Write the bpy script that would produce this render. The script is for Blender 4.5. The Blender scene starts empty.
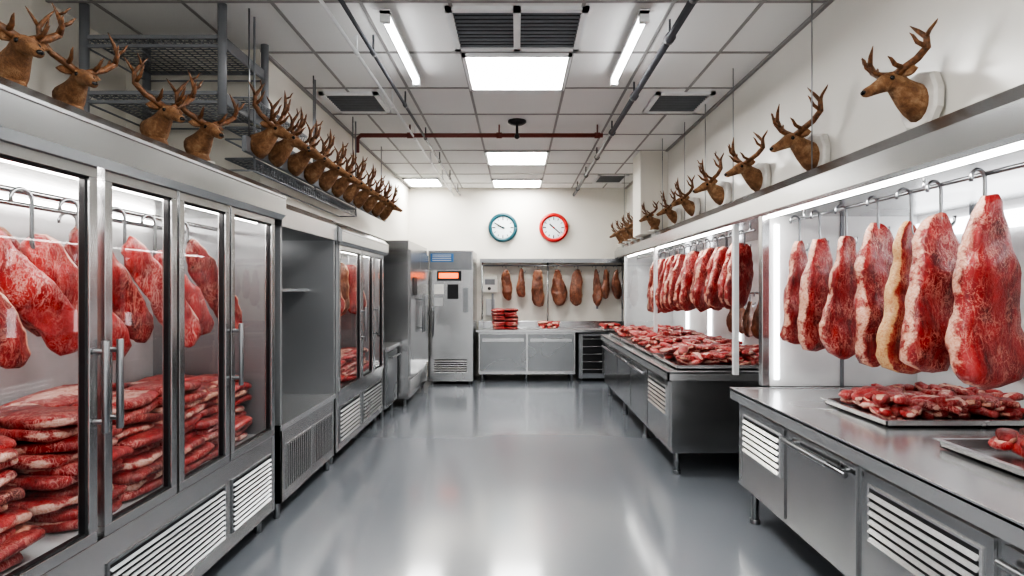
import bpy, math, random
from mathutils import Vector, Matrix, noise, Euler

# ------------------------------------------------------------------ materials
def newmat(name):
    m = bpy.data.materials.new(name); m.use_nodes = True
    nt = m.node_tree; b = nt.nodes['Principled BSDF']
    return m, nt, b
def N(nt, t, **kw):
    n = nt.nodes.new(t)
    for k, v in kw.items(): setattr(n, k, v)
    return n
def ramp(nt, src, stops):
    r = nt.nodes.new('ShaderNodeValToRGB')
    e = r.color_ramp.elements
    while len(e) < len(stops): e.new(0.5)
    for i, (p, c) in enumerate(stops):
        e[i].position = p
        e[i].color = (c, c, c, 1) if isinstance(c, (int, float)) else (*c, 1)
    nt.links.new(src, r.inputs[0]); return r
def bump(nt, b, src, strength, dist=0.01):
    n = N(nt, 'ShaderNodeBump'); n.inputs['Strength'].default_value = strength; n.inputs['Distance'].default_value = dist
    nt.links.new(src, n.inputs['Height']); nt.links.new(n.outputs[0], b.inputs['Normal'])
def coords(nt, scale=(1, 1, 1), rnd=False):
    tc = N(nt, 'ShaderNodeTexCoord'); mp = N(nt, 'ShaderNodeMapping'); mp.inputs['Scale'].default_value = scale
    nt.links.new(tc.outputs['Object'], mp.inputs[0])
    if rnd:
        oi = N(nt, 'ShaderNodeObjectInfo'); ml = N(nt, 'ShaderNodeMath', operation='MULTIPLY'); ml.inputs[1].default_value = 37.0
        nt.links.new(oi.outputs['Random'], ml.inputs[0]); nt.links.new(ml.outputs[0], mp.inputs['Location'])
    return mp.outputs[0]
def noise_t(nt, co, scale, detail=3, dist=0.0, rough=.5):
    n = N(nt, 'ShaderNodeTexNoise'); n.inputs['Scale'].default_value = scale; n.inputs['Detail'].default_value = detail
    n.inputs['Distortion'].default_value = dist; n.inputs['Roughness'].default_value = rough
    nt.links.new(co, n.inputs['Vector']); return n.outputs[0]

def simple(name, col, rough=.5, metal=0, var=.06, nscale=8, bmp=0):
    m, nt, b = newmat(name)
    f = noise_t(nt, coords(nt), nscale)
    lo = tuple(max(0, c * (1 - var)) for c in col); hi = tuple(min(1, c * (1 + var)) for c in col)
    r = ramp(nt, f, [(.3, lo), (.7, hi)])
    nt.links.new(r.outputs[0], b.inputs['Base Color'])
    b.inputs['Roughness'].default_value = rough; b.inputs['Metallic'].default_value = metal
    if bmp: bump(nt, b, f, bmp)
    return m
def steel(name, col, r0, r1, met=.95):
    m, nt, b = newmat(name)
    g = noise_t(nt, coords(nt), 1.3, 2)
    rr = ramp(nt, g, [(.3, r0), (.7, r1)]); nt.links.new(rr.outputs[0], b.inputs['Roughness'])
    cr = ramp(nt, g, [(.3, tuple(c * .88 for c in col)), (.7, col)]); nt.links.new(cr.outputs[0], b.inputs['Base Color'])
    b.inputs['Metallic'].default_value = met
    b.inputs['Anisotropic'].default_value = .4
    return m
def emis(name, col, s):
    m, nt, b = newmat(name)
    b.inputs['Base Color'].default_value = (*col, 1)
    b.inputs['Emission Color'].default_value = (*col, 1); b.inputs['Emission Strength'].default_value = s
    return m

STEEL = steel('brushed_steel', (.49, .495, .50), .18, .28)
STEELD = steel('dark_steel', (.31, .32, .33), .25, .35)
STEELP = steel('polished_counter_steel', (.66, .665, .67), .18, .28, .82)
STEELI = steel('satin_steel_liner', (.36, .37, .38), .3, .4, .6)
DARK = simple('vent_dark', (.02, .021, .023), .6)
BLACK = simple('black_plastic', (.012, .012, .014), .35)
WHITE = simple('white_enamel', (.74, .75, .75), .3, var=.02)
WALL = simple('wall_paint_cream', (.745, .715, .65), .5, var=.025, nscale=1.5)
WALLR = simple('wall_paint_gloss', (.745, .725, .675), .22, var=.025, nscale=1.5)
TBAR = simple('ceiling_tbar', (.30, .29, .28), .5)
PANEL = emis('ceiling_diffuser', (1, .99, .965), 19)
TUBE = emis('fluorescent_tube', (.97, .98, 1), 9)
CASEL = emis('case_led', (1, .98, .95), 14)
FRIDGEL = emis('fridge_led', (1, .95, .91), 17)
COOLW = emis('case_backlight', (.95, .97, 1), 3.5)
DIML = emis('cabinet_fill_glow', (1, .98, .95), 5)
REDP = simple('red_pipe_paint', (.16, .035, .025), .4)
WOOD = simple('pale_plaque_wood', (.60, .58, .54), .4, var=.12)
ANT = simple('antler', (.15, .065, .027), .45, var=.55, nscale=40, bmp=.3)
EYE = simple('glass_eye', (.005, .004, .004), .1)
CLOCKF = simple('clock_face', (.72, .78, .80), .3, var=.03)
TEAL = simple('clock_rim_teal', (.01, .07, .09), .3)
REDR = simple('clock_rim_red', (.48, .02, .018), .3)
ORANGE = emis('display_orange', (1, .16, .03), 1.6)
BLUE = simple('label_blue', (.05, .18, .42), .5)
PAPER = simple('paper', (.75, .74, .70), .6)
GREY = simple('grey_paint', (.22, .23, .245), .4)
LGREY = simple('liner_light_grey', (.50, .51, .52), .35)

def fur():
    m, nt, b = newmat('deer_fur')
    co = coords(nt, (1, 1, 1), True)
    f = noise_t(nt, co, 12, 6, .3, .75)
    g = noise_t(nt, co, 140, 2)
    r = ramp(nt, f, [(.28, (.075, .03, .014)), (.5, (.24, .115, .05)), (.74, (.45, .29, .17))])
    nt.links.new(r.outputs[0], b.inputs['Base Color']); b.inputs['Roughness'].default_value = .6
    bump(nt, b, g, .9, .008); return m
FUR = fur()

def meat(name, dark, mid, lite, fatc, marb=.6, sc=42):
    m, nt, b = newmat(name)
    co = coords(nt, (1, 1, 1), True)
    a = noise_t(nt, coords(nt, (1.3, 1.3, .6), True), 11, 7, .6, .65)
    r = ramp(nt, a, [(.32, dark), (.5, mid), (.72, lite)])
    def veins(scale, wid, z):
        st = noise_t(nt, coords(nt, (1.2, 1.2, z), True), scale, 4, .9, .58)
        sb = N(nt, 'ShaderNodeMath', operation='SUBTRACT'); nt.links.new(st, sb.inputs[0]); sb.inputs[1].default_value = .5
        ab = N(nt, 'ShaderNodeMath', operation='ABSOLUTE'); nt.links.new(sb.outputs[0], ab.inputs[0])
        return ramp(nt, ab.outputs[0], [(.003, marb), (wid, 0.0)])
    v1 = veins(sc*.4, .030, .42); v2 = veins(sc*.9, .026, .6)
    fl = noise_t(nt, co, sc*2.4, 3, .8, .6); fr0 = ramp(nt, fl, [(.59, 0.0), (.69, marb*.7)])
    m1 = N(nt, 'ShaderNodeMath', operation='MAXIMUM'); nt.links.new(v1.outputs[0], m1.inputs[0]); nt.links.new(fr0.outputs[0], m1.inputs[1])
    m0 = N(nt, 'ShaderNodeMath', operation='MAXIMUM'); nt.links.new(v2.outputs[0], m0.inputs[0]); nt.links.new(m1.outputs[0], m0.inputs[1])
    big = noise_t(nt, co, 8, 3)
    br = ramp(nt, big, [(.40, .15), (.60, 1.0)])
    mu = N(nt, 'ShaderNodeMath', operation='MULTIPLY'); nt.links.new(m0.outputs[0], mu.inputs[0]); nt.links.new(br.outputs[0], mu.inputs[1])
    mx = N(nt, 'ShaderNodeMix', data_type='RGBA'); nt.links.new(mu.outputs[0], mx.inputs[0])
    nt.links.new(r.outputs[0], mx.inputs[6]); mx.inputs[7].default_value = (fatc[0], fatc[1]*.82, fatc[2]*.85, 1)
    at = N(nt, 'ShaderNodeAttribute', attribute_name='fat')
    n2 = noise_t(nt, co, 11, 7, .5, .65)
    n3 = N(nt, 'ShaderNodeMath', operation='MULTIPLY_ADD'); n3.inputs[1].default_value = .65; n3.inputs[2].default_value = .18; nt.links.new(n2, n3.inputs[0])
    ad = N(nt, 'ShaderNodeMath', operation='ADD'); nt.links.new(at.outputs['Fac'], ad.inputs[0]); nt.links.new(n3.outputs[0], ad.inputs[1])
    fr = ramp(nt, ad.outputs[0], [(.90, 0.0), (.96, 1.0)])
    m2 = N(nt, 'ShaderNodeMix', data_type='RGBA'); nt.links.new(fr.outputs[0], m2.inputs[0])
    nt.links.new(mx.outputs[2], m2.inputs[6])
    fc = ramp(nt, fl, [(.35, (fatc[0]*.82, fatc[1]*.55, fatc[2]*.46)), (.55, fatc)])
    nt.links.new(fc.outputs[0], m2.inputs[7])
    nt.links.new(m2.outputs[2], b.inputs['Base Color'])
    b.inputs['Roughness'].default_value = .38
    b.inputs['Coat Weight'].default_value = .3; b.inputs['Coat Roughness'].default_value = .18
    bump(nt, b, fl, .45, .009); return m
MEAT = meat('raw_beef', (.08, .003, .005), (.25, .008, .010), (.40, .022, .020), (.74, .44, .33), .6)
MEATP = meat('raw_beef_bright', (.17, .005, .007), (.38, .012, .013), (.52, .045, .037), (.80, .52, .44), .7)
CURED = meat('cured_ham', (.045, .013, .008), (.16, .045, .022), (.30, .11, .05), (.50, .33, .19), .5)
MEATT = meat('beef_with_golden_fat', (.10, .004, .005), (.26, .012, .011), (.42, .04, .03), (.66, .42, .21), .5)

def glass():
    m, nt, b = newmat('cabinet_glass')
    out = nt.nodes['Material Output']; nt.nodes.remove(b)
    t = N(nt, 'ShaderNodeBsdfTransparent'); t.inputs[0].default_value = (.95, .965, .965, 1)
    g = N(nt, 'ShaderNodeBsdfGlossy'); g.inputs['Roughness'].default_value = .02
    lw = N(nt, 'ShaderNodeLayerWeight'); lw.inputs[0].default_value = .5
    pw = N(nt, 'ShaderNodeMath', operation='POWER'); pw.inputs[1].default_value = 3.0; nt.links.new(lw.outputs['Facing'], pw.inputs[0])
    ma = N(nt, 'ShaderNodeMath', operation='MULTIPLY_ADD'); ma.inputs[1].default_value = .3; ma.inputs[2].default_value = .045
    nt.links.new(pw.outputs[0], ma.inputs[0])
    x = N(nt, 'ShaderNodeMixShader')
    nt.links.new(ma.outputs[0], x.inputs[0]); nt.links.new(t.outputs[0], x.inputs[1]); nt.links.new(g.outputs[0], x.inputs[2])
    nt.links.new(x.outputs[0], out.inputs[0]); return m
GLASS = glass()
def floor_m():
    m, nt, b = newmat('epoxy_floor')
    co = coords(nt)
    a = noise_t(nt, co, .5, 2, .1)
    r = ramp(nt, a, [(.3, (.20, .217, .24)), (.7, (.23, .247, .27))])
    nt.links.new(r.outputs[0], b.inputs['Base Color'])
    b.inputs['Roughness'].default_value = .25
    b.inputs['Coat Weight'].default_value = .85; b.inputs['Coat Roughness'].default_value = .11
    return m
FLOOR = floor_m()
def tile_m():
    m, nt, b = newmat('ceiling_tile')
    co = coords(nt)
    a = noise_t(nt, co, 55, 4); g = noise_t(nt, co, .8, 2)
    r = ramp(nt, g, [(.3, (.74, .735, .715)), (.7, (.80, .795, .775))])
    nt.links.new(r.outputs[0], b.inputs['Base Color']); b.inputs['Roughness'].default_value = .8
    bump(nt, b, a, .25, .004); return m
TILE = tile_m()

# ------------------------------------------------------------------ builder
class MB:
    def __init__(s): s.v = []; s.f = []; s.m = []; s.sm = []; s.fat = []; s.mats = []
    def mi(s, m):
        if m not in s.mats: s.mats.append(m)
        return s.mats.index(m)
    def add(s, vs, fs, m, smooth=False, fat=None):
        o = len(s.v); s.v += [tuple(v) for v in vs]
        s.fat += list(fat) if fat else [0.0] * len(vs)
        k = s.mi(m)
        for f in fs: s.f.append([i + o for i in f]); s.m.append(k); s.sm.append(smooth)
    def box(s, x0, x1, y0, y1, z0, z1, m):
        x0, x1 = sorted((x0, x1)); y0, y1 = sorted((y0, y1)); z0, z1 = sorted((z0, z1))
        vs = [(x0,y0,z0),(x1,y0,z0),(x1,y1,z0),(x0,y1,z0),(x0,y0,z1),(x1,y0,z1),(x1,y1,z1),(x0,y1,z1)]
        s.add(vs, [(0,3,2,1),(4,5,6,7),(0,1,5,4),(1,2,6,5),(2,3,7,6),(3,0,4,7)], m)
    def prism(s, prof, y0, y1, m):
        n = len(prof); vs = [(x, y0, z) for x, z in prof] + [(x, y1, z) for x, z in prof]
        fs = [(i, (i+1) % n, (i+1) % n + n, i + n) for i in range(n)] + [tuple(range(n))[::-1], tuple(range(n, 2*n))]
        s.add(vs, fs, m)
    def rings(s, rs, m, fat=None, smooth=True):
        n = len(rs[0]); vs = [p for r in rs for p in r]; fs = []
        for i in range(len(rs) - 1):
            for j in range(n):
                fs.append((i*n+j, i*n+(j+1) % n, (i+1)*n+(j+1) % n, (i+1)*n+j))
        fs.append(tuple(range(n))[::-1]); fs.append(tuple(range((len(rs)-1)*n, len(rs)*n)))
        s.add(vs, fs, m, smooth, fat)
    def tube(s, pts, rad, m, seg=8, side=None, smooth=True):
        pts = [Vector(p) for p in pts]
        if not isinstance(rad, (list, tuple)): rad = [rad] * len(pts)
        rs = []; prev = None
        for i, p in enumerate(pts):
            t = (pts[min(i+1, len(pts)-1)] - pts[max(i-1, 0)]).normalized()
            if side is not None: a = Vector(side)
            elif prev is None:
                a = Vector((0, 0, 1)) if abs(t.z) < .9 else Vector((1, 0, 0))
            else: a = prev
            a = (a - t * a.dot(t)).normalized(); prev = a; b = t.cross(a)
            r = rad[i]; ra, rb = r if isinstance(r, tuple) else (r, r)
            rs.append([p + a * ra * math.cos(2*math.pi*j/seg) + b * rb * math.sin(2*math.pi*j/seg) for j in range(seg)])
        s.rings(rs, m, None, smooth)
    def sphere(s, c, r, m, sc=(1, 1, 1), seg=10):
        rs = []
        for i in range(1, seg):
            th = math.pi * i / seg
            rs.append([(c[0] + r*sc[0]*math.sin(th)*math.cos(2*math.pi*j/seg), c[1] + r*sc[1]*math.sin(th)*math.sin(2*math.pi*j/seg), c[2] + r*sc[2]*math.cos(th)) for j in range(seg)])
        s.rings(rs, m)
    def disc(s, c, r, d, m, axis='y', seg=40):
        c = Vector(c); e = Vector((0, d, 0)) if axis == 'y' else Vector((0, 0, d)) if axis == 'z' else Vector((d, 0, 0))
        s.tube([c, c + e], r, m, seg, smooth=False)
    def build(s, name, loc=None, rot=(0, 0, 0), bevel=0, scale=1):
        if loc is None:
            xs, ys, zs = zip(*s.v)
            c = ((min(xs)+max(xs))/2, (min(ys)+max(ys))/2, min(zs))
            s.v = [(x-c[0], y-c[1], z-c[2]) for x, y, z in s.v]; loc = c
        me = bpy.data.meshes.new(name); me.from_pydata(s.v, [], s.f)
        for m in s.mats: me.materials.append(m)
        me.polygons.foreach_set('material_index', s.m); me.polygons.foreach_set('use_smooth', s.sm)
        if any(s.fat):
            a = me.attributes.new('fat', 'FLOAT', 'POINT'); a.data.foreach_set('value', s.fat)
        me.update()
        o = bpy.data.objects.new(name, me); bpy.context.scene.collection.objects.link(o)
        o.location = loc; o.rotation_euler = rot; o.scale = (scale,) * 3
        if bevel:
            b = o.modifiers.new('bevel', 'BEVEL'); b.width = bevel; b.segments = 2; b.limit_method = 'ANGLE'; b.angle_limit = math.radians(50)
        return o

def pbox(mb, pl, c, s, d0, d1, u0, u1, z0, z1, m):
    if pl == 'x': mb.box(c + s*d0, c + s*d1, u0, u1, z0, z1, m)
    else: mb.box(u0, u1, c + s*d0, c + s*d1, z0, z1, m)
def louver(mb, pl, c, s, u0, u1, z0, z1, n, m=None, vert=False, fill=.55):
    m = m or STEEL
    pbox(mb, pl, c, s, 0, .003, u0, u1, z0, z1, DARK)
    b = .012
    for a in ((u0-b, u1+b, z0-b, z0), (u0-b, u1+b, z1, z1+b), (u0-b, u0, z0, z1), (u1, u1+b, z0, z1)):
        pbox(mb, pl, c, s, 0, .008, *a, m)
    P = (lambda d, u, z: (c + s*d, u, z)) if pl == 'x' else (lambda d, u, z: (u, c + s*d, z))
    for i in range(n):
        if vert:
            w = (u1-u0)/n; a = u0 + w*(i+.25); pbox(mb, pl, c, s, .003, .012, a, a + w*.45, z0, z1, m)
        else:
            h = (z1-z0)/n; a = z0 + h*i; t = a + h*fill
            vs = [P(.003, u0, a), P(.018, u0, a), P(.003, u0, t), P(.003, u1, a), P(.018, u1, a), P(.003, u1, t)]
            mb.add(vs, [(0, 1, 2), (3, 5, 4), (0, 3, 4, 1), (1, 4, 5, 2), (2, 5, 3, 0)], m)
def handle(mb, pl, c, s, p0, p1, r=.012, off=.05, m=None):
    m = m or STEELD
    P = (lambda d, u, z: (c + s*d, u, z)) if pl == 'x' else (lambda d, u, z: (u, c + s*d, z))
    mb.tube([P(off, *p0), P(off, *p1)], r, m, 10)
    q = .12
    for t in (q, 1-q):
        a = (p0[0]+(p1[0]-p0[0])*t, p0[1]+(p1[1]-p0[1])*t)
        mb.tube([P(0, *a), P(off, *a)], r*.8, m, 8)
def interp(tab, t):
    for (a, x), (b, y) in zip(tab, tab[1:]):
        if t <= b:
            k = (t-a)/(b-a) if b > a else 0; k = k*k*(3-2*k) * .5 + k * .5
            return x + (y-x)*k
    return tab[-1][1]
PROF = {
 'leg':   [(0,.20),(.05,.34),(.18,.55),(.40,.82),(.66,1.0),(.84,.90),(.95,.6),(1,.15)],
 'side':  [(0,.25),(.05,.52),(.18,.76),(.42,.90),(.72,1.0),(.9,.85),(.97,.6),(1,.15)],
 'tri':   [(0,.15),(.05,.30),(.2,.48),(.45,.72),(.75,.98),(.88,1.0),(.96,.75),(1,.2)],
 'slab':  [(0,.35),(.04,.65),(.15,.9),(.5,1.0),(.85,.95),(.96,.65),(1,.2)],
 'block': [(0,.55),(.03,.85),(.10,.97),(.5,1.0),(.9,.97),(.97,.85),(1,.55)],
 'ham':   [(0,.14),(.12,.2),(.3,.5),(.55,.95),(.75,1.0),(.92,.7),(1,.1)],
}
def spow(a, p): return math.copysign(abs(a)**p, a)
def meat_loft(mb, prof, L, W, T, seed, fatdir, m, M=None, nr=28, ns=32, amp=.012, bend=.1, fatamt=.55):
    rs = []; fat = []; off = Vector((seed*3.1, seed*1.7, seed*.9))
    rng = random.Random(seed); ph = rng.uniform(0, 6)
    ex = .5 if prof == 'block' else .75
    for i in range(nr+1):
        t = i/nr; w = W/2*interp(PROF[prof], t); h = T/2*(.35+.65*interp(PROF[prof], t)) * (1 if t < .99 or prof == 'block' else .3)
        cx = W*bend*math.sin(t*3.0+ph) - W*bend*math.sin(ph); cy = T*.15*math.sin(t*4+ph)
        r = []
        for j in range(ns):
            a = 2*math.pi*j/ns; x = w*spow(math.cos(a), ex); y = h*spow(math.sin(a), .7)
            p = Vector((x+cx, y+cy, -L*t))
            n = noise.noise_vector(p*6+off)*amp*2.2 + noise.noise_vector(p*16+off)*amp*.8 + noise.noise_vector(p*38+off)*amp*.3
            p = p + n; r.append(M @ p if M else p)
            e = math.cos(a - fatdir)
            fat.append(max(0.01, fatamt*max(0, e)**1.7 + (.12 if t < .10 else 0)))
        rs.append(r)
    mb.rings(rs, m, fat)
def hook(mb, ztop, zbot, x=0, y=0, r=.0075):
    L = ztop - zbot; k = min(.04, L*.22)
    pts = [(x - k + k*math.cos(math.pi*(1.1 - i/8*1.1)), y, ztop - k + k*math.sin(math.pi*(1.1 - i/8*1.1))) for i in range(9)]
    pts += [(x, y, ztop-k-(L-2*k)*.5)]
    pts += [(x + k - k*math.cos(math.pi*i/8*1.1), y, zbot + k - k*math.sin(math.pi*i/8*1.1)) for i in range(9)]
    mb.tube(pts, r, STEELD, 6)
def hang(name, X, Y, ztop, zbot, railz, W, T, rotz, seed, prof='side', m=None, fatdir=0, tilt=0, fatamt=.55, hk=True, bend=.1):
    mb = MB(); L = ztop - zbot
    meat_loft(mb, prof, L, W, T, seed, fatdir, m or MEAT, Matrix.Rotation(tilt, 4, 'Y'), bend=bend, fatamt=fatamt)
    if hk: hook(mb, railz - ztop, -.06)
    mb.build(name, (X, Y, ztop), (0, 0, rotz))
def slab(mb, c, L, W, T, rz, seed, m, tiltx=0, fatdir=None, nr=8, ns=12, fatamt=.6, prof='slab'):
    M = Matrix.Translation(c) @ Euler((tiltx, 0, rz)).to_matrix().to_4x4() @ Matrix.Rotation(math.pi/2, 4, 'X') @ Matrix.Translation((0, 0, L/2))
    meat_loft(mb, prof, L, W, T, seed, fatdir if fatdir is not None else (0 if seed % 2 else math.pi), m, M, nr, ns, .006, .05, fatamt)

# ------------------------------------------------------------------ room shell
CZ = 3.43; BW = 10.6
def shell(name, b, m):
    mb = MB(); mb.box(*b, m); return mb.build(name)
shell('floor', (-3.0, 3.0, -1.5, BW, -.1, 0), FLOOR)
shell('wall_back', (-3.1, 3.1, BW, BW+.1, 0, CZ), WALL)
shell('wall_left', (-3.1, -3.0, -1.5, BW, 0, CZ), WALL)
shell('wall_left_bulkhead', (-3.0, -1.97, 4.45, BW, 2.32, CZ), WALL)
shell('wall_right', (3.0, 3.1, -1.5, BW, 0, CZ), LGREY)
shell('wall_right_bulkhead', (2.0, 3.0, -1.5, BW, 2.32, CZ), WALLR)
shell('wall_right_column', (1.64, 2.0, 7.7, 8.2, 2.32, CZ), WALL)
shell('ceiling', (-3.1, 3.1, -1.5, BW+.1, CZ, CZ+.1), TILE)
mb = MB()
YL = [-1.1, -.3, .5, 1.3, 2.1, 2.9, 3.7, 4.5, 5.3, 6.1, 6.9, 7.7, 8.5, 9.3, 10.1]
w = .012
for x in (-2.71, -2.14, -1.57, -1.0, -.43, .43, 1.0, 1.57): mb.box(x-w, x+w, -1.5, BW, CZ-.006, CZ, TBAR)
for y in YL: mb.box(-3, 2.0, y-w, y+w, CZ-.007, CZ, TBAR)
mb.box(-1.97, -1.94, 4.45, BW, CZ-.02, CZ, TBAR); mb.box(1.97, 2.0, -1.5, BW, CZ-.02, CZ, TBAR)
mb.build('trim_ceiling_grid')

def panel(x0, x1, y0, y1, name='ceiling_light_panel'):
    mb = MB(); f = .03
    mb.box(x0+f, x1-f, y0+f, y1-f, CZ-.018, CZ-.012, PANEL)
    for b in ((x0, x1, y0, y0+f), (x0, x1, y1-f, y1), (x0, x0+f, y0, y1), (x1-f, x1, y0, y1)): mb.box(*b, CZ-.03, CZ, WHITE)
    mb.build(name)
panel(-.43, .43, 4.5, 5.3); panel(-.43, .43, 7.7, 8.5); panel(-.43, .43, 9.7, 10.4)
panel(-.43, .43, 1.3, 2.1); panel(-.43, .43, -.9, -.1); panel(-1.9, -1.3, 9.6, 10.3)  # first two panels are unseen fill lights, added in line with the fixtures
def vent(x0, x1, y0, y1, n, name='ceiling_air_vent', split=False):
    mb = MB(); f = .045; z = CZ
    for b in ((x0, x1, y0, y0+f), (x0, x1, y1-f, y1), (x0, x0+f, y0, y1), (x1-f, x1, y0, y1)): mb.box(*b, z-.025, z, WHITE)
    mb.box(x0+f, x1-f, y0+f, y1-f, z-.006, z-.002, DARK)
    secs = [(x0+f, (x0+x1)/2-.025), ((x0+x1)/2+.025, x1-f)] if split else [(x0+f, x1-f)]
    if split: mb.box((x0+x1)/2-.025, (x0+x1)/2+.025, y0, y1, z-.025, z, WHITE)
    for a, b in secs:
        for i in range(n):
            y = y0+f+(y1-y0-2*f)*(i+.5)/n; mb.box(a, b, y-.005, y+.005, z-.02, z-.006, GREY)
    mb.build(name)
vent(-.47, .47, 3.76, 4.43, 10, split=True); vent(-1.85, -1.3, 5.4, 6.0, 10); vent(1.3, 1.85, 5.4, 6.0, 10); vent(1.3, 1.8, 9.3, 10.0, 10)
for X in (-.85, .82):
    mb = MB()
    mb.box(X-.03, X+.03, 3.72, 4.92, CZ-.07, CZ-.04, WHITE); mb.tube([(X, 3.74, CZ-.095), (X, 4.9, CZ-.095)], .02, TUBE, 12)
    for y in (3.72, 4.88): mb.box(X-.03, X+.03, y, y+.04, CZ-.12, CZ-.05, WHITE)
    for y in (4.0, 4.6): mb.tube([(X, y, CZ), (X, y, CZ-.05)], .012, WHITE, 6)
    mb.build('fluorescent_tube_light')
def pipe(name, x, m, r, y0=2.4, y1=BW, z=3.3, elbow=False):
    mb = MB(); mb.tube([(x, y0, z), (x, y1, z)], r, m, 10)
    if elbow: mb.tube([(x, y0, CZ), (x, y0, z+.03), (x, y0+.02, z), (x, y0+.06, z)], r*1.3, m, 10)
    y = y0+.6
    while y < y1:
        mb.tube([(x, y, z+r), (x, y, CZ)], .008, m, 6); mb.tube([(x, y-.03, z), (x, y+.03, z)], r*1.4, m, 10); y += 1.2
    mb.build(name)
DPIPE = simple('dark_conduit_paint', (.09, .092, .10), .35)
pipe('ceiling_conduit', -1.04, DPIPE, .014); pipe('ceiling_conduit', 1.04, DPIPE, .026, y0=3.35, elbow=True); pipe('ceiling_conduit', -1.16, WHITE, .012)
mb = MB()
mb.tube([(-1.79, 6.5, 3.12), (-1.79, 6.5, 3.27), (-1.75, 6.5, 3.31), (.96, 6.5, 3.31)], .024, REDP, 10)
for x in (-1.2, -.2, .9): mb.tube([(x-.03, 6.5, 3.31), (x+.03, 6.5, 3.31)], .033, REDP, 10); mb.tube([(x, 6.5, 3.31), (x, 6.5, CZ)], .008, REDP, 6)
mb.build('sprinkler_pipe')
mb = MB(); mb.tube([(0, 6.35, CZ), (0, 6.35, CZ-.02), (0, 6.35, CZ-.04), (0, 6.35, CZ-.05)], [.1, .1, .07, .02], BLACK, 16)
mb.tube([(0, 6.35, CZ-.05), (0, 6.35, CZ-.17)], .014, BLACK, 8); mb.sphere((0, 6.35, CZ-.17), .03, BLACK); mb.build('ceiling_camera')
mb = MB()
for (x, y) in ((1.8, 4.83), (1.85, 6.4), (1.8, 3.54), (1.85, 5.7), (1.78, 7.1), (1.72, 9.3)): mb.tube([(x, y, 2.3), (x, y, CZ)], .004, STEELD, 5)
mb.build('suspension_rods')

# ------------------------------------------------------------------ left refrigerators
def glass_door(mb, X, s, y0, y1, z0, z1, fr=.042, hnd=None, hz=(1.05, 1.4)):
    for a in ((y0, y1, z0, z0+fr), (y0, y1, z1-fr, z1), (y0, y0+fr, z0+fr, z1-fr), (y1-fr, y1, z0+fr, z1-fr)):
        pbox(mb, 'x', X, s, -.03, .015, *a, STEEL)
    g = .008
    for a in ((y0+fr, y1-fr, z0+fr, z0+fr+g), (y0+fr, y1-fr, z1-fr-g, z1-fr), (y0+fr, y0+fr+g, z0+fr, z1-fr), (y1-fr-g, y1-fr, z0+fr, z1-fr)):
        pbox(mb, 'x', X, s, -.02, .004, *a, BLACK)
    x = X - s*.008
    mb.add([(x, y0+fr, z0+fr), (x, y1-fr, z0+fr), (x, y1-fr, z1-fr), (x, y0+fr, z1-fr)], [(0, 1, 2, 3)], GLASS)
    if hnd is not None:
        yy = y0+.02 if hnd < 0 else y1-.02
        handle(mb, 'x', X+s*.015, s, (yy, hz[0]), (yy, hz[1]), .013, .045)
def fridge(name, Y0, Y1, doors, ztop, zh, Xf=-1.62, Xb=-2.45, zb=.62, near_x=-1.56):
    mb = MB(); t = .04
    mb.box(Xb, Xb+t, Y0, Y1, .12, ztop, LGREY)
    mb.box(Xb, Xf, Y0, Y0+t, .12, ztop, STEELI); mb.box(Xb, Xf, Y1-t, Y1, .12, ztop, STEELI)
    mb.box(Xb, Xf, Y0+t, Y1-t, .12, zb, STEEL)
    mb.box(Xb+t, Xf-.03, Y0+t, Y1-t, zb, zb+.012, LGREY)
    mb.prism([(Xb, zh), (near_x-.03, zh), (near_x, zh+.03), (near_x, ztop-.05), (near_x-.05, ztop), (Xb, ztop)], Y0-.02, Y1+.04, STEEL)
    mb.box(near_x-.004, near_x+.006, Y0-.02, Y1+.04, ztop-.06, ztop-.045, STEELP)
    for d in doors: glass_door(mb, Xf, 1, d[0], d[1], zb+.01, zh, hnd=d[2])
    mb.tube([(Xf-.08, Y0+.1, zh-.03), (Xf-.08, Y1-.1, zh-.03)], .012, FRIDGEL, 8)
    mb.tube([(Xb+.08, Y0+.1, zh-.04), (Xb+.08, Y1-.1, zh-.04)], .012, FRIDGEL, 8)  # rear tube added only to brighten the interior
    mb.tube([(Xb+.25, Y0+.04, 1.97), (Xb+.25, Y1-.04, 1.97)], .012, STEEL, 8)
    mb.tube([(Xb+.55, Y0+.04, 1.97), (Xb+.55, Y1-.04, 1.97)], .012, STEEL, 8)
    for y in (Y0+.08, Y1-.08):
        for x in (Xf-.08, Xb+.08): mb.tube([(x, y, 0), (x, y, .13)], [.022, .028], STEELD, 10)
    return mb
mb = fridge('f', .35, 3.88, [(.4, 1.3, None), (1.32, 2.22, 1), (2.26, 2.74, -1), (2.76, 3.24, None), (3.26, 3.84, -1)], 2.26, 2.06)
for a, b in ((1.35, 2.18), (2.3, 3.2), (3.3, 3.8)): louver(mb, 'x', -1.62, 1, a, b, .22, .5, 10, STEELD, fill=.4)
mb.build('display_refrigerator', bevel=.003)
mb = fridge('g', 5.2, 7.0, [(5.24, 6.0, 1), (6.02, 6.5, None), (6.52, 6.98, -1)], 2.17, 1.99)
for a, b in ((5.3, 5.95), (6.1, 6.9)): louver(mb, 'x', -1.62, 1, a, b, .2, .5, 8, STEELD, fill=.4)
mb.build('display_refrigerator', bevel=.003)
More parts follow.
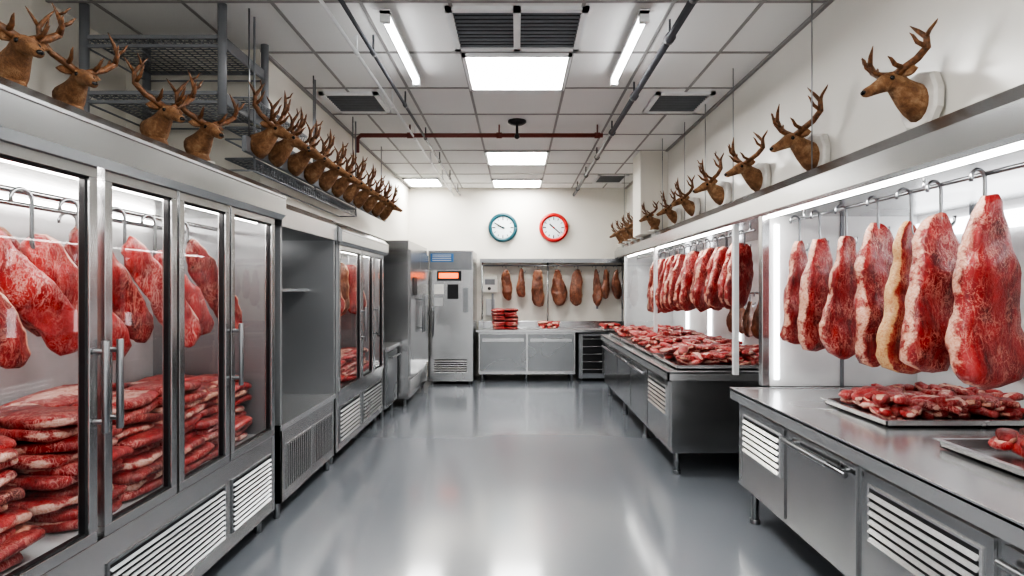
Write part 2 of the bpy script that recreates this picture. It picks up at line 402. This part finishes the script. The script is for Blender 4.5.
# open steel shelving cabinet
mb = MB(); X0, X1, Y0, Y1 = -2.45, -1.62, 3.97, 5.16
mb.box(X0, X0+.03, Y0, Y1, .12, 2.18, STEELI); mb.box(X0, X1, Y0, Y0+.03, .12, 2.18, STEELI); mb.box(X0, X1, Y1-.03, Y1, .12, 2.18, STEELI)
mb.box(X0, X1, Y0, Y1, .12, .62, STEEL); mb.prism([(X0, 2.02), (-1.6, 2.02), (-1.6, 2.15), (-1.64, 2.2), (X0, 2.2)], Y0-.02, Y1, STEEL)
mb.box(X0, X1+.01, Y0, Y1, .62, .66, STEELP); mb.box(X0+.03, -1.85, Y0+.03, Y1-.03, 1.57, 1.595, STEELP)
mb.tube([(-2.35, Y0+.1, 2.005), (-2.35, Y1-.1, 2.005)], .010, DIML, 8)  # glowing tube added as fill for the dark open bay
louver(mb, 'x', X1, 1, 4.08, 4.55, .2, .5, 12, vert=True); louver(mb, 'x', X1, 1, 4.62, 5.08, .2, .5, 12, vert=True)
for y in (Y0+.06, Y1-.06):
    for x in (X1-.05, X0+.06): mb.tube([(x, y, 0), (x, y, .13)], [.02, .026], STEELD, 10)
mb.build('open_steel_cabinet', bevel=.003)
# low counter + tall cabinet
mb = MB(); mb.box(-2.4, -1.6, 7.06, 7.72, .12, .84, STEEL); mb.box(-2.4, -1.56, 7.05, 7.74, .84, .88, STEELP)
mb.box(-1.6, -1.585, 7.1, 7.68, .16, .8, STEELD); handle(mb, 'x', -1.585, 1, (7.15, .74), (7.63, .74))
for y in (7.12, 7.66):
    for x in (-1.66, -2.34): mb.tube([(x, y, 0), (x, y, .13)], .022, STEELD, 8)
mb.build('steel_worktop_cabinet', bevel=.003)
mb = MB(); mb.box(-2.3, -1.46, 7.8, 9.4, .1, 2.24, STEEL)
for a, b in ((7.83, 8.6), (8.62, 9.38)):
    mb.box(-1.46, -1.435, a, b, .42, 2.12, STEEL); handle(mb, 'x', -1.435, 1, (b-.08 if a < 8 else a+.08, .95), (b-.08 if a < 8 else a+.08, 1.5))
    louver(mb, 'x', -1.46, 1, a+.05, b-.05, .16, .36, 6)
mb.box(-1.435, -1.425, 8.0, 8.3, 1.5, 1.75, BLACK)
for y in (7.86, 9.34):
    for x in (-1.52, -2.24): mb.tube([(x, y, 0), (x, y, .11)], .022, STEELD, 8)
mb.build('upright_steel_freezer', bevel=.004)
# machine facing camera
mb = MB(); x0, x1, yf = -1.47, -.73, 9.62
mb.box(x0, x1, yf, 10.55, .05, 2.22, STEEL)
mb.box(x0+.03, x1-.03, yf-.03, yf, .12, 1.86, STEEL); mb.box(x0+.02, x1-.02, yf-.02, yf, 1.9, 2.2, GREY)
mb.box(x0+.04, x0+.42, yf-.025, yf-.02, 2.03, 2.17, BLUE)
for i in range(4): mb.box(x0+.07, x0+.38, yf-.03, yf-.025, 2.05+i*.03, 2.06+i*.03, PAPER)
mb.box(x0+.15, x0+.55, yf-.045, yf-.03, 1.72, 1.88, BLACK); mb.box(x0+.18, x0+.5, yf-.05, yf-.045, 1.76, 1.85, ORANGE)
mb.box(x0+.1, x0+.26, yf-.035, yf-.03, 1.5, 1.66, PAPER); mb.box(x0+.32, x0+.5, yf-.035, yf-.03, 1.42, 1.66, BLACK)
mb.box(x0+.1, x0+.24, yf-.035, yf-.03, 1.3, 1.44, LGREY); mb.box(x1-.16, x1-.08, yf-.035, yf-.03, 1.2, 1.6, STEELD)
handle(mb, 'y', yf-.03, -1, (x0+.08, .8), (x0+.08, 1.3))
louver(mb, 'y', yf-.03, -1, x0+.1, x1-.1, .2, .42, 6)
for x in (x0+.06, x1-.06):
    for y in (yf+.06, 10.5): mb.tube([(x, y, 0), (x, y, .06)], .02, STEELD, 8)
mb.build('vending_cabinet', bevel=.004)

# hanging meats in left fridge
def lean_slab(X, Y, zt, L, W, T, rz, tilt, seed, m, fd, rail=1.97):
    hang('hanging_beef_cut', X, Y, zt, zt-L, rail, W, T, rz, seed, 'slab', m, fd, tilt, .56, bend=.05)
for i, Y in enumerate((.98, 1.22, 1.46, 1.70, 1.95, 2.2, 2.46, 2.72, 2.98, 3.24)):
    lean_slab(-1.86 + .02*(i % 2), Y, 1.85 - .03*(i % 3), .60 + .04*(i % 2), .165, .055, math.radians(70 + (i*7) % 12), -.62 - .05*(i % 3), 11+i, MEATP if i % 3 else MEAT, 0 if i % 2 else .5)
for i, Y in enumerate((1.4, 1.9, 2.4, 2.9)):
    lean_slab(-2.20, Y, 1.84, .5, .17, .07, math.radians(65), -.5, 31+i, MEAT, 0)
for i in range(8):
    hang('hanging_beef_cut', -1.90 - .30*(i % 2), 5.4+i*.19, 1.85, 1.30, 1.97, .22, .09, .5, 40+i, 'slab', CURED if i % 3 == 1 else MEAT, 0, -.12)
def stack(name, xr, yr, z0, lay, dy, seed, zt=.045, cols=2):
    rng = random.Random(seed); mb = MB(); k = seed*100
    for l in range(lay):
        y = yr[0] + (dy/2 if l % 2 else dy*.4)
        while y < yr[1] - dy*.3:
            for c in range(cols):
                x = xr[1] - .15 - c*.3 - rng.uniform(0, .05) - l*.006
                k += 1
                slab(mb, (x, y + rng.uniform(-.02, .02), z0 + zt*(l+.5) + rng.uniform(-.005, .005)), rng.uniform(.92, 1.05)*dy*1.08, rng.uniform(.26, .31), zt*1.2, rng.uniform(-.14, .14), k, MEATP if rng.random() < .75 else MEAT, rng.uniform(-.09, .09), fatdir=rng.choice([0, math.pi, math.pi/2]), fatamt=.46, nr=10, ns=16, prof='block')
            y += dy
    mb.build(name)
stack('stacked_beef_cuts', (-2.4, -1.68), (1.0, 2.24), .635, 11, .36, 1)
stack('stacked_beef_cuts', (-2.4, -1.68), (2.28, 3.24), .635, 10, .33, 2)
stack('stacked_beef_cuts', (-2.4, -1.68), (3.24, 3.82), .635, 9, .28, 3)
stack('stacked_beef_cuts', (-2.4, -1.68), (5.3, 6.9), .635, 6, .3, 4)

# ------------------------------------------------------------------ right side
mb = MB(); H = [(1.75, 2.11), (1.73, 2.13), (1.73, 2.25), (1.78, 2.32), (2.9, 2.32), (2.9, 2.11)]
mb.prism(H, .2, 10.3, STEEL)
mb.box(1.745, 1.80, 4.13, 4.19, .9, 2.12, STEEL)
mb.box(1.77, 1.80, .3, 4.1, 2.095, 2.11, CASEL); mb.box(1.77, 1.80, 4.7, 9.3, 2.095, 2.11, CASEL)
mb.tube([(1.93, .3, 2.07), (1.93, 4.1, 2.07)], .01, STEELD, 8); mb.tube([(1.93, 4.7, 2.07), (1.93, 9.3, 2.07)], .01, STEELD, 8)
for y in (.6, 1.6, 2.75, 3.9, 4.8, 6.2, 7.6, 9.2): mb.tube([(1.93, y, 2.07), (1.93, y, 2.12)], .008, STEEL, 6)
mb.build('display_canopy', bevel=.004)
mb = MB()
mb.box(2.85, 2.9, .2, 4.13, .9, 2.11, WHITE); mb.box(1.80, 2.85, 4.13, 4.19, .9, 2.11, WHITE)
for y in (.9, 1.9, 2.9, 3.6): mb.box(2.83, 2.85, y, y+.03, .9, 2.11, GREY)
mb.box(2.8, 2.85, .2, 4.13, 1.1, 1.13, STEELD); mb.box(2.82, 2.85, .2, 4.1, 1.95, 2.05, COOLW)
mb.box(1.83, 1.86, 4.11, 4.13, .95, 2.05, COOLW); mb.box(2.3, 2.32, 4.115, 4.13, .9, 2.11, GREY)
mb.build('display_case_backing')
mb = MB()
mb.box(2.55, 2.6, 4.7, 9.8, .9, 2.11, WHITE); mb.box(1.78, 2.6, 9.5, 9.54, .9, 2.11, WHITE)
for y in (5.6, 6.6, 7.6, 8.6): mb.box(2.53, 2.55, y, y+.1, .95, 2.05, COOLW)
for y in (4.66, 7.36, 9.4): mb.box(1.745, 1.785, y, y+.05, .9, 2.11, WHITE)
mb.add([(1.763, 7.41, .93), (1.763, 9.4, .93), (1.763, 9.4, 2.09), (1.763, 7.41, 2.09)], [(0, 1, 2, 3)], GLASS)
mb.build('meat_display_case', bevel=.002)

def counter(name, X0, X1, Y0, Y1, zb, panels, ztop=.893):
    mb = MB()
    mb.box(X0+.05, X1, Y0+.05, Y1-.05, zb, ztop-.07, STEEL)
    mb.box(X0, X1, Y0, Y1, ztop-.012, ztop, STEELP)
    mb.box(X0, X0+.02, Y0, Y1, ztop-.07, ztop+.008, STEELP); mb.box(X0, X1, Y1-.02, Y1, ztop-.07, ztop+.006, STEELP); mb.box(X0, X1, Y0, Y0+.02, ztop-.07, ztop+.006, STEELP)
    mb.box(X0+.02, X1, Y0+.02, Y1-.02, ztop-.07, ztop-.012, STEEL)
    for k, a, b in panels:
        pbox(mb, 'x', X0+.05, -1, 0, .014, a+.01, b-.01, zb+.03, ztop-.1, STEEL)
        if k == 'L': louver(mb, 'x', X0+.036, -1, a+.06, b-.06, ztop-.39, ztop-.16, 6, STEELP, fill=.5)
        if k == 'D': handle(mb, 'x', X0+.036, -1, (a+.03, ztop-.15), (b-.03, ztop-.15), .014, .035)
    n = max(2, int((Y1-Y0)/1.2)+1)
    for i in range(n):
        y = Y0+.15+(Y1-Y0-.3)*i/(n-1)
        for x in (X0+.12, X1-.1):
            mb.tube([(x, y, .03), (x, y, zb+.01)], .025, STEELD, 10); mb.tube([(x, y, 0), (x, y, .03)], .035, STEELD, 10)
    return mb
counter('c', 1.5, 2.84, .3, 4.1, .24, [('L', 3.33, 3.98), ('D', 2.62, 3.31), ('L', 1.86, 2.58), ('D', 1.1, 1.84), ('D', .4, 1.08)]).build('steel_counter', bevel=.003)
counter('c', 1.26, 2.54, 4.86, 8.75, .2, [('L', 4.98, 5.75), ('D', 5.77, 6.6), ('D', 6.62, 7.5), ('D', 7.52, 8.6)]).build('steel_counter', bevel=.003)

# near hanging meats
R = [
 (1.92, 2.38, 1.96, 1.19, .38, .14, .30, 'tri', MEAT, 2.9, .44),
 (1.93, 2.64, 1.94, 1.21, .29, .10, .25, 'side', MEAT, 3.1, .46),
 (1.93, 2.84, 1.91, 1.18, .34, .09, .15, 'tri', MEATT, 3.14, .74),
 (1.93, 3.10, 1.94, 1.19, .30, .10, .35, 'side', MEAT, 3.3, .46),
 (1.93, 3.40, 1.91, 1.20, .29, .10, .30, 'tri', MEAT, 3.1, .44),
 (1.91, 3.66, 1.91, 1.19, .28, .10, .45, 'side', MEAT, 3.1, .46),
 (1.91, 3.92, 1.91, 1.21, .29, .10, .35, 'tri', MEAT, 3.3, .44),
 (1.98, 2.05, 1.92, 1.24, .3, .13, .35, 'side', MEAT, 3.1, .5),
 (1.98, 1.70, 1.92, 1.24, .3, .13, .35, 'side', MEAT, 3.1, .5)]
for i, (X, Y, zt, zb, W, T, rz, p, m, fd, am) in enumerate(R):
    hang('hanging_beef_quarter', X, Y, zt, zb, 2.085, W, T, rz, 70+i, p, m, fd, (-.02, .08, .04)[i % 3], am, bend=.06)
for i in range(15):
    Y = 4.92 + i*.22
    hang('hanging_beef_quarter', 1.93, Y, 1.99, 1.42-.012*i, 2.085, .27, .09, .4, 90+i, 'leg' if i % 2 else 'side', MEAT, 3.2, .12, .42)
for i in range(4): hang('hanging_ham', 2.3, 5.5+i*.22, 1.48, 1.12, 1.56, .16, .09, .3, 120+i, 'ham', CURED, 0)
mb = MB(); mb.tube([(2.3, 5.3, 1.55), (2.3, 6.4, 1.55)], .01, STEEL, 8); mb.tube([(2.3, 5.35, 1.55), (2.3, 5.35, 2.11)], .008, STEEL, 6); mb.tube([(2.3, 6.35, 1.55), (2.3, 6.35, 2.11)], .008, STEEL, 6); mb.build('ham_rail')

def tray(name, x0, x1, y0, y1, z, n, seed, ps=.13, layers=2, x_from=None):
    rng = random.Random(seed); mb = MB(); t = .006; h = .035
    mb.box(x0, x1, y0, y1, z, z+t, STEEL)
    for b in ((x0, x1, y0, y0+t), (x0, x1, y1-t, y1), (x0, x0+t, y0, y1), (x1-t, x1, y0, y1)): mb.box(*b, z, z+h, STEELP)
    for b in ((x0-.018, x1+.018, y0-.018, y0), (x0-.018, x1+.018, y1, y1+.018), (x0-.018, x0, y0, y1), (x1, x1+.018, y0, y1)): mb.box(*b, z+h-.004, z+h, STEELP)
    for i in range(n):
        l = i * layers // n
        fx = x_from if x_from else x0
        x = rng.uniform(fx+ps*.5, x1-ps*.5); y = rng.uniform(y0+ps*.6, y1-ps*.6)
        slab(mb, (x, y, z+.035+l*.024), ps*rng.uniform(.9, 1.4), ps*rng.uniform(.5, .75), .045, rng.uniform(-1.2, 1.2), seed*500+i, MEATP if i % 4 else MEAT, rng.uniform(-.25, .25), nr=6, ns=10, fatdir=rng.choice([0, 3.14, 1.57]), fatamt=.5)
    return mb.build(name)
tray('meat_tray', 1.86, 2.72, 2.92, 3.5, .901, 150, 5, .12, 4)
tray('meat_tray', 1.86, 2.72, 2.05, 2.55, .901, 90, 6, .12, 3, x_from=1.96)
for k, (a, b) in enumerate(((5.0, 5.85), (5.95, 6.8), (6.9, 7.7), (7.8, 8.6))):
    tray('meat_tray', 1.38, 2.4, a, b, .901, 120, 10+k, .15, 5)

# ------------------------------------------------------------------ back wall
mb = MB(); yf = 9.9
mb.box(-.66, 1.0, yf+.03, 10.55, .12, .84, STEEL); mb.box(-.7, 1.95, yf, 10.58, .84, .885, STEEL); mb.box(-.7, 1.95, 10.55, 10.58, .885, 1.0, STEEL)
for a, b in ((-.63, .15), (.19, .97)):
    mb.box(a, b, yf+.005, yf+.03, .18, .81, STEELD); mb.box(a+.03, b-.03, yf-.012, yf+.005, .68, .74, STEEL); mb.box(a+.25, b-.25, yf-.02, yf+.005, .72, .735, STEELP)
for x in (-.6, .16, .94):
    for y in (yf+.08, 10.5): mb.tube([(x, y, 0), (x, y, .13)], .024, STEELD, 8)
mb.build('back_steel_counter', bevel=.004)
mb = MB(); mb.box(1.06, 1.9, yf+.04, 10.55, .05, .82, GREY); mb.box(1.1, 1.86, yf+.03, yf+.04, .14, .78, BLACK)
for i in range(5): mb.box(1.1, 1.86, yf+.02, yf+.03, .2+i*.13, .215+i*.13, STEEL)
for x in (1.1, 1.46, 1.84): mb.box(x, x+.025, yf+.015, yf+.03, .12, .8, STEEL)
for x in (1.12, 1.84): mb.tube([(x, 10.1, 0), (x, 10.1, .06)], .024, STEELD, 8); mb.tube([(x, 10.5, 0), (x, 10.5, .06)], .024, STEELD, 8)
mb.build('undercounter_bottle_cooler', bevel=.003)
mb = MB(); mb.box(-.66, 1.93, 10.3, 10.6, 2.08, 2.11, STEELD); mb.box(-.66, 1.93, 10.29, 10.31, 2.05, 2.12, STEELD)
mb.tube([(-.62, 10.36, 2.0), (1.9, 10.36, 2.0)], .012, STEELD, 8)
for x in (-.62, .55, 1.88): mb.tube([(x, 10.36, .89), (x, 10.36, 2.09)], .014, STEEL, 8)
mb.build('hanging_rail_shelf')
for i, (px, w, l) in enumerate(((506, .18, .54), (522, .16, .50), (538, .23, .66), (557, .26, .64), (578, .23, .64), (596, .18, .64), (606, .15, .52), (617, .19, .54))):
    X = (px-517)/580*10.34
    hang('hanging_ham', X, 10.36, 1.93, 1.93-l, 2.01, w, .12, 0, 140+i, 'leg' if i % 2 else 'side', CURED, 1.6 if i % 2 else 0, 0, .5)
mb = MB()
for l in range(7):
    for c in range(2): slab(mb, (-.32+c*.22, 10.15, .91+l*.05), .3, .25, .055, .05*c, 900+l*2+c, MEATP, fatamt=.4)
mb.build('stacked_beef_cuts')
for X, n in ((.55, 3), (1.62, 2)):
    mb = MB(); mb.box(X-.18, X+.18, 10.0, 10.3, .886, .896, STEELP)
    for i in range(n*3): slab(mb, (X-.1+.1*(i % 3), 10.15, .92+.04*(i//3)), .2, .11, .05, .2*i, 930+i, MEATP)
    mb.build('meat_platter')
mb = MB(); mb.box(-.62, -.36, 10.5, 10.6, 1.52, 1.8, PAPER); mb.box(-.58, -.4, 10.49, 10.5, 1.66, 1.76, GREY); mb.disc((-.5, 10.49, 1.59), .03, -.01, BLACK); mb.box(-.46, -.42, 10.47, 10.5, 1.22, 1.5, GREY); mb.box(-.56, -.4, 10.52, 10.6, 1.1, 1.4, LGREY); mb.build('wall_control_box', bevel=.004)
mb = MB(); mb.box(1.4, 1.52, 10.58, 10.6, 1.2, 1.32, PAPER); mb.box(1.44, 1.48, 10.575, 10.58, 1.22, 1.3, GREY); mb.build('wall_socket')

def clock(X, rim, hh, mm, name='wall_clock'):
    mb = MB(); r = .25; z = 2.7; y = BW
    mb.disc((X, y, z), r, -.04, rim); mb.disc((X, y-.04, z), r*.84, -.004, CLOCKF)
    n = 40; pts = [(X+r*.93*math.cos(2*math.pi*i/n), y-.045, z+r*.93*math.sin(2*math.pi*i/n)) for i in range(n+1)]
    mb.tube(pts, .034, rim, 8)
    for i in range(12):
        a = math.pi*i/6; c = Vector((X+r*.66*math.sin(a), y-.046, z+r*.66*math.cos(a))); d = Vector((math.sin(a), 0, math.cos(a)))*(.028 if i % 3 == 0 else .018)
        mb.tube([c-d, c+d], .009 if i % 3 == 0 else .007, BLACK, 4)
    for a, l, w in ((2*math.pi*(hh+mm/60)/12, .10, .013), (2*math.pi*mm/60, .155, .010)):
        d = Vector((math.sin(a), 0, math.cos(a))); c = Vector((X, y-.052, z)); mb.tube([c-d*.03, c+d*l], w, BLACK, 4)
    mb.disc((X, y-.048, z), .018, -.012, rim, seg=12)
    mb.build(name)
clock((503-517)/580*BW, TEAL, 9, 50); clock((553.5-517)/580*BW, REDR, 10, 22)

# ------------------------------------------------------------------ trophies
def trophy(X, Y, Z, rz, s, seed, ah=1.0, mount='plaque', spread=1.25):
    rng = random.Random(seed); mb = MB()
    path = [(0,.01,-.02),(0,.06,.0),(0,.12,.035),(0,.17,.075),(0,.205,.105),(0,.245,.115),(0,.285,.10),(0,.33,.075),(0,.375,.052),(0,.41,.036),(0,.428,.03),(0,.434,.028)]
    rad = [(.105,.125),(.096,.114),(.078,.093),(.064,.073),(.060,.064),(.061,.060),(.055,.054),(.040,.042),(.033,.034),(.031,.030),(.023,.021),(.008,.008)]
    mb.tube(path, rad, FUR, 16, side=(1, 0, 0))
    mb.sphere((0, .43, .035), .019, EYE, (1.15, .7, .8), 8)
    for sx in (-1, 1):
        mb.sphere((sx*.053, .275, .118), .0150, EYE, seg=8)
        mb.tube([(sx*.035,.285,.140),(sx*.057,.275,.139),(sx*.062,.262,.13)], [.006,.009,.006], FUR, 6)
        mb.tube([(sx*.045,.20,.14),(sx*.085,.19,.152),(sx*.12,.185,.155),(sx*.15,.185,.15)], [(.014,.012),(.03,.012),(.026,.009),(.003,.003)], FUR, 8, side=(0, .2, 1))
        sp = spread*rng.uniform(.85, 1.15); h = ah*rng.uniform(.9, 1.1)
        A = [Vector(p) for p in ((.028,.225,.15),(.06*sp,.205,.19),(.125*sp,.18,.24),(.18*sp,.17,.31),(.19*sp,.185,.39),(.16*sp,.21,.46),(.125*sp,.23,.53))]
        A = [Vector((p.x*sx, p.y, .15+(p.z-.15)*h)) for p in A]
        mb.tube(A, [.029,.026,.024,.022,.018,.013,.002], ANT, 8)
        mb.tube([A[0]-Vector((0,0,.008)), A[0]+Vector((0,0,.008))], .036, ANT, 8)
        def tine(i, d, r):
            p = A[i]; d = Vector((d[0]*sx, d[1], d[2]*h))
            mb.tube([p, p+d*.45+Vector((0, .014, -.010)), p+d*.8, p+d], [r, r*.8, r*.5, .0015], ANT, 6)
        tine(1, (.02, .13, .09), .018); tine(3, (-.02, .10, .13), .017); tine(4, (.08, .0, .11), .014)
        if seed % 3: tine(2, (.06, -.03, .11), .015)
        if seed % 2: tine(5, (.05, .05, .07), .010)
    if mount == 'plaque':
        prof = [(.0, -.19), (.09, -.16), (.14, -.07), (.145, .05), (.11, .15), (0, .18)]
        prof = prof + [(-x, z) for x, z in prof[-2:0:-1]]
        n = len(prof); vs = [(x, 0, z) for x, z in prof] + [(x, .045, z) for x, z in prof] + [(x*.9, .06, z*.9) for x, z in prof]
        mb.add(vs, [(i, (i+1) % n, (i+1) % n+n, i+n) for i in range(n)]+[(i+n, (i+1) % n+n, (i+1) % n+2*n, i+2*n) for i in range(n)]+[tuple(range(n)), tuple(range(2*n, 3*n))], WOOD)
    elif mount == 'stand':
        mb.tube([(0, .06, -.14), (0, .06, -.02)], [.095, .06], FUR, 14); mb.box(-.09, .09, -.03, .15, -.165, -.135, WOOD)
    mb.build('deer_head_trophy', (X, Y, Z), (0, 0, rz), scale=s)
d = math.radians
for (Y, Z, s, a, ah) in ((2.80, 2.50, .76, 98, .72), (3.80, 2.465, .80, 103, .9), (4.66, 2.47, .76, 103, .8), (5.5, 2.48, .74, 102, .85), (6.4, 2.48, .68, 102, .9), (7.1, 2.47, .64, 102, .9)):
    trophy(1.968, Y, Z, d(a), s, int(Y*10), ah)
for k, Y in enumerate((7.45, 8.4, 8.85, 9.3, 9.8)): trophy(1.80, Y, 2.43, d(112), .62, 30+k, .8, 'stand')
for k, (X, Y, Z, s, a, ah) in enumerate(((-1.78, 2.02, 2.355, .56, -118, .75), (-1.76, 2.27, 2.345, .50, -120, 1.1), (-1.76, 2.80, 2.36, .58, -120, .9), (-1.74, 3.14, 2.365, .62, -125, .9))):
    trophy(X, Y, Z, d(a), s, 51+k, ah, 'stand')
yy = [3.85, 4.12, 4.46, 4.8, 5.15, 5.5, 5.85, 6.22, 6.6, 7.0, 7.4]
for k, Y in enumerate(yy): trophy(-1.735, Y, 2.55, d(-108), .70, 61+k, 1.0, 'none', spread=1.0)
mb = MB(); mb.box(-1.765, -1.735, 3.72, 7.7, 2.48, 2.58, GREY)
for y in (3.8, 5.0, 6.2, 7.5): mb.tube([(-1.755, y, 2.58), (-1.755, y, CZ)], .006, STEELD, 6)
mb.build('trophy_mounting_rail')
# wire shelf
def wire_shelf(mb, x0, x1, y0, y1, z, st=.045, edge=.035, m=None):
    r = .0045; m = m or GREY
    for zz in (z, z-edge):
        mb.tube([(x0, y0, zz), (x1, y0, zz)], .007, m, 5); mb.tube([(x0, y1, zz), (x1, y1, zz)], .007, m, 5)
        mb.tube([(x0, y0, zz), (x0, y1, zz)], .007, m, 5); mb.tube([(x1, y0, zz), (x1, y1, zz)], .007, m, 5)
    y = y0
    while y <= y1:
        mb.tube([(x0, y, z), (x1, y, z)], r, m, 4); mb.tube([(x1, y, z), (x1, y+st/2, z-edge), (x1, min(y+st, y1), z)], .003, m, 4); y += st
    x = x0 + .06
    while x < x1: mb.tube([(x, y0, z-.008), (x, y1, z-.008)], .005, m, 5); x += .06
mb = MB()
for z, y1 in ((2.47, 6.4), (2.68, 6.4), (2.88, 4.9)): wire_shelf(mb, -1.96, -1.775, 3.9, y1, z, .05, .08)
for y in (3.92, 5.1, 6.38): mb.tube([(-1.775, y, 2.39), (-1.775, y, CZ)], .008, GREY, 6)
mb.build('wire_wall_shelf')
mb = MB()
xs, ys = (-2.79, -1.90), (3.74, 4.37)
for x in xs:
    for y in ys: mb.tube([(x, y, 2.27 if x < -2 and y < 4 else 2.72), (x, y, CZ)], .028, GREY, 10)
for z in (2.86, 3.22):
    wire_shelf(mb, xs[0], xs[1], ys[0], ys[1], z, .04, edge=.06)
    mb.box(xs[0], xs[1], ys[0]-.008, ys[0]+.008, z-.015, z+.01, GREY); mb.box(xs[0], xs[1], ys[1]-.008, ys[1]+.008, z-.015, z+.01, GREY)
    mb.box(xs[0], xs[1], ys[0]-.008, ys[0]+.008, z-.07, z-.05, GREY)
    mb.box(xs[1]-.008, xs[1]+.008, ys[0], ys[1], z-.06, z+.01, GREY)
    x = xs[0]
    while x < xs[1]: mb.tube([(x, ys[0], z), (x+.03, ys[0], z-.06), (x+.06, ys[0], z)], .004, GREY, 4); x += .06
mb.build('hanging_wire_shelving')

# ------------------------------------------------------------------ world, camera
w = bpy.data.worlds.new('world'); bpy.context.scene.world = w; w.use_nodes = True
w.node_tree.nodes['Background'].inputs[0].default_value = (1, .995, .98, 1); w.node_tree.nodes['Background'].inputs[1].default_value = .9
cam = bpy.data.cameras.new('camera'); co = bpy.data.objects.new('camera', cam); bpy.context.scene.collection.objects.link(co)
co.location = (0, 0, 1.6); co.rotation_euler = (math.pi/2, 0, 0)
cam.sensor_width = 36; cam.lens = 36*580/1024; cam.shift_x = -5/1024; cam.clip_start = .05
bpy.context.scene.camera = co
vs = bpy.context.scene.view_settings
try: vs.view_transform = 'AgX'; vs.look = 'AgX - High Contrast'
except Exception: pass
vs.exposure = 0.64
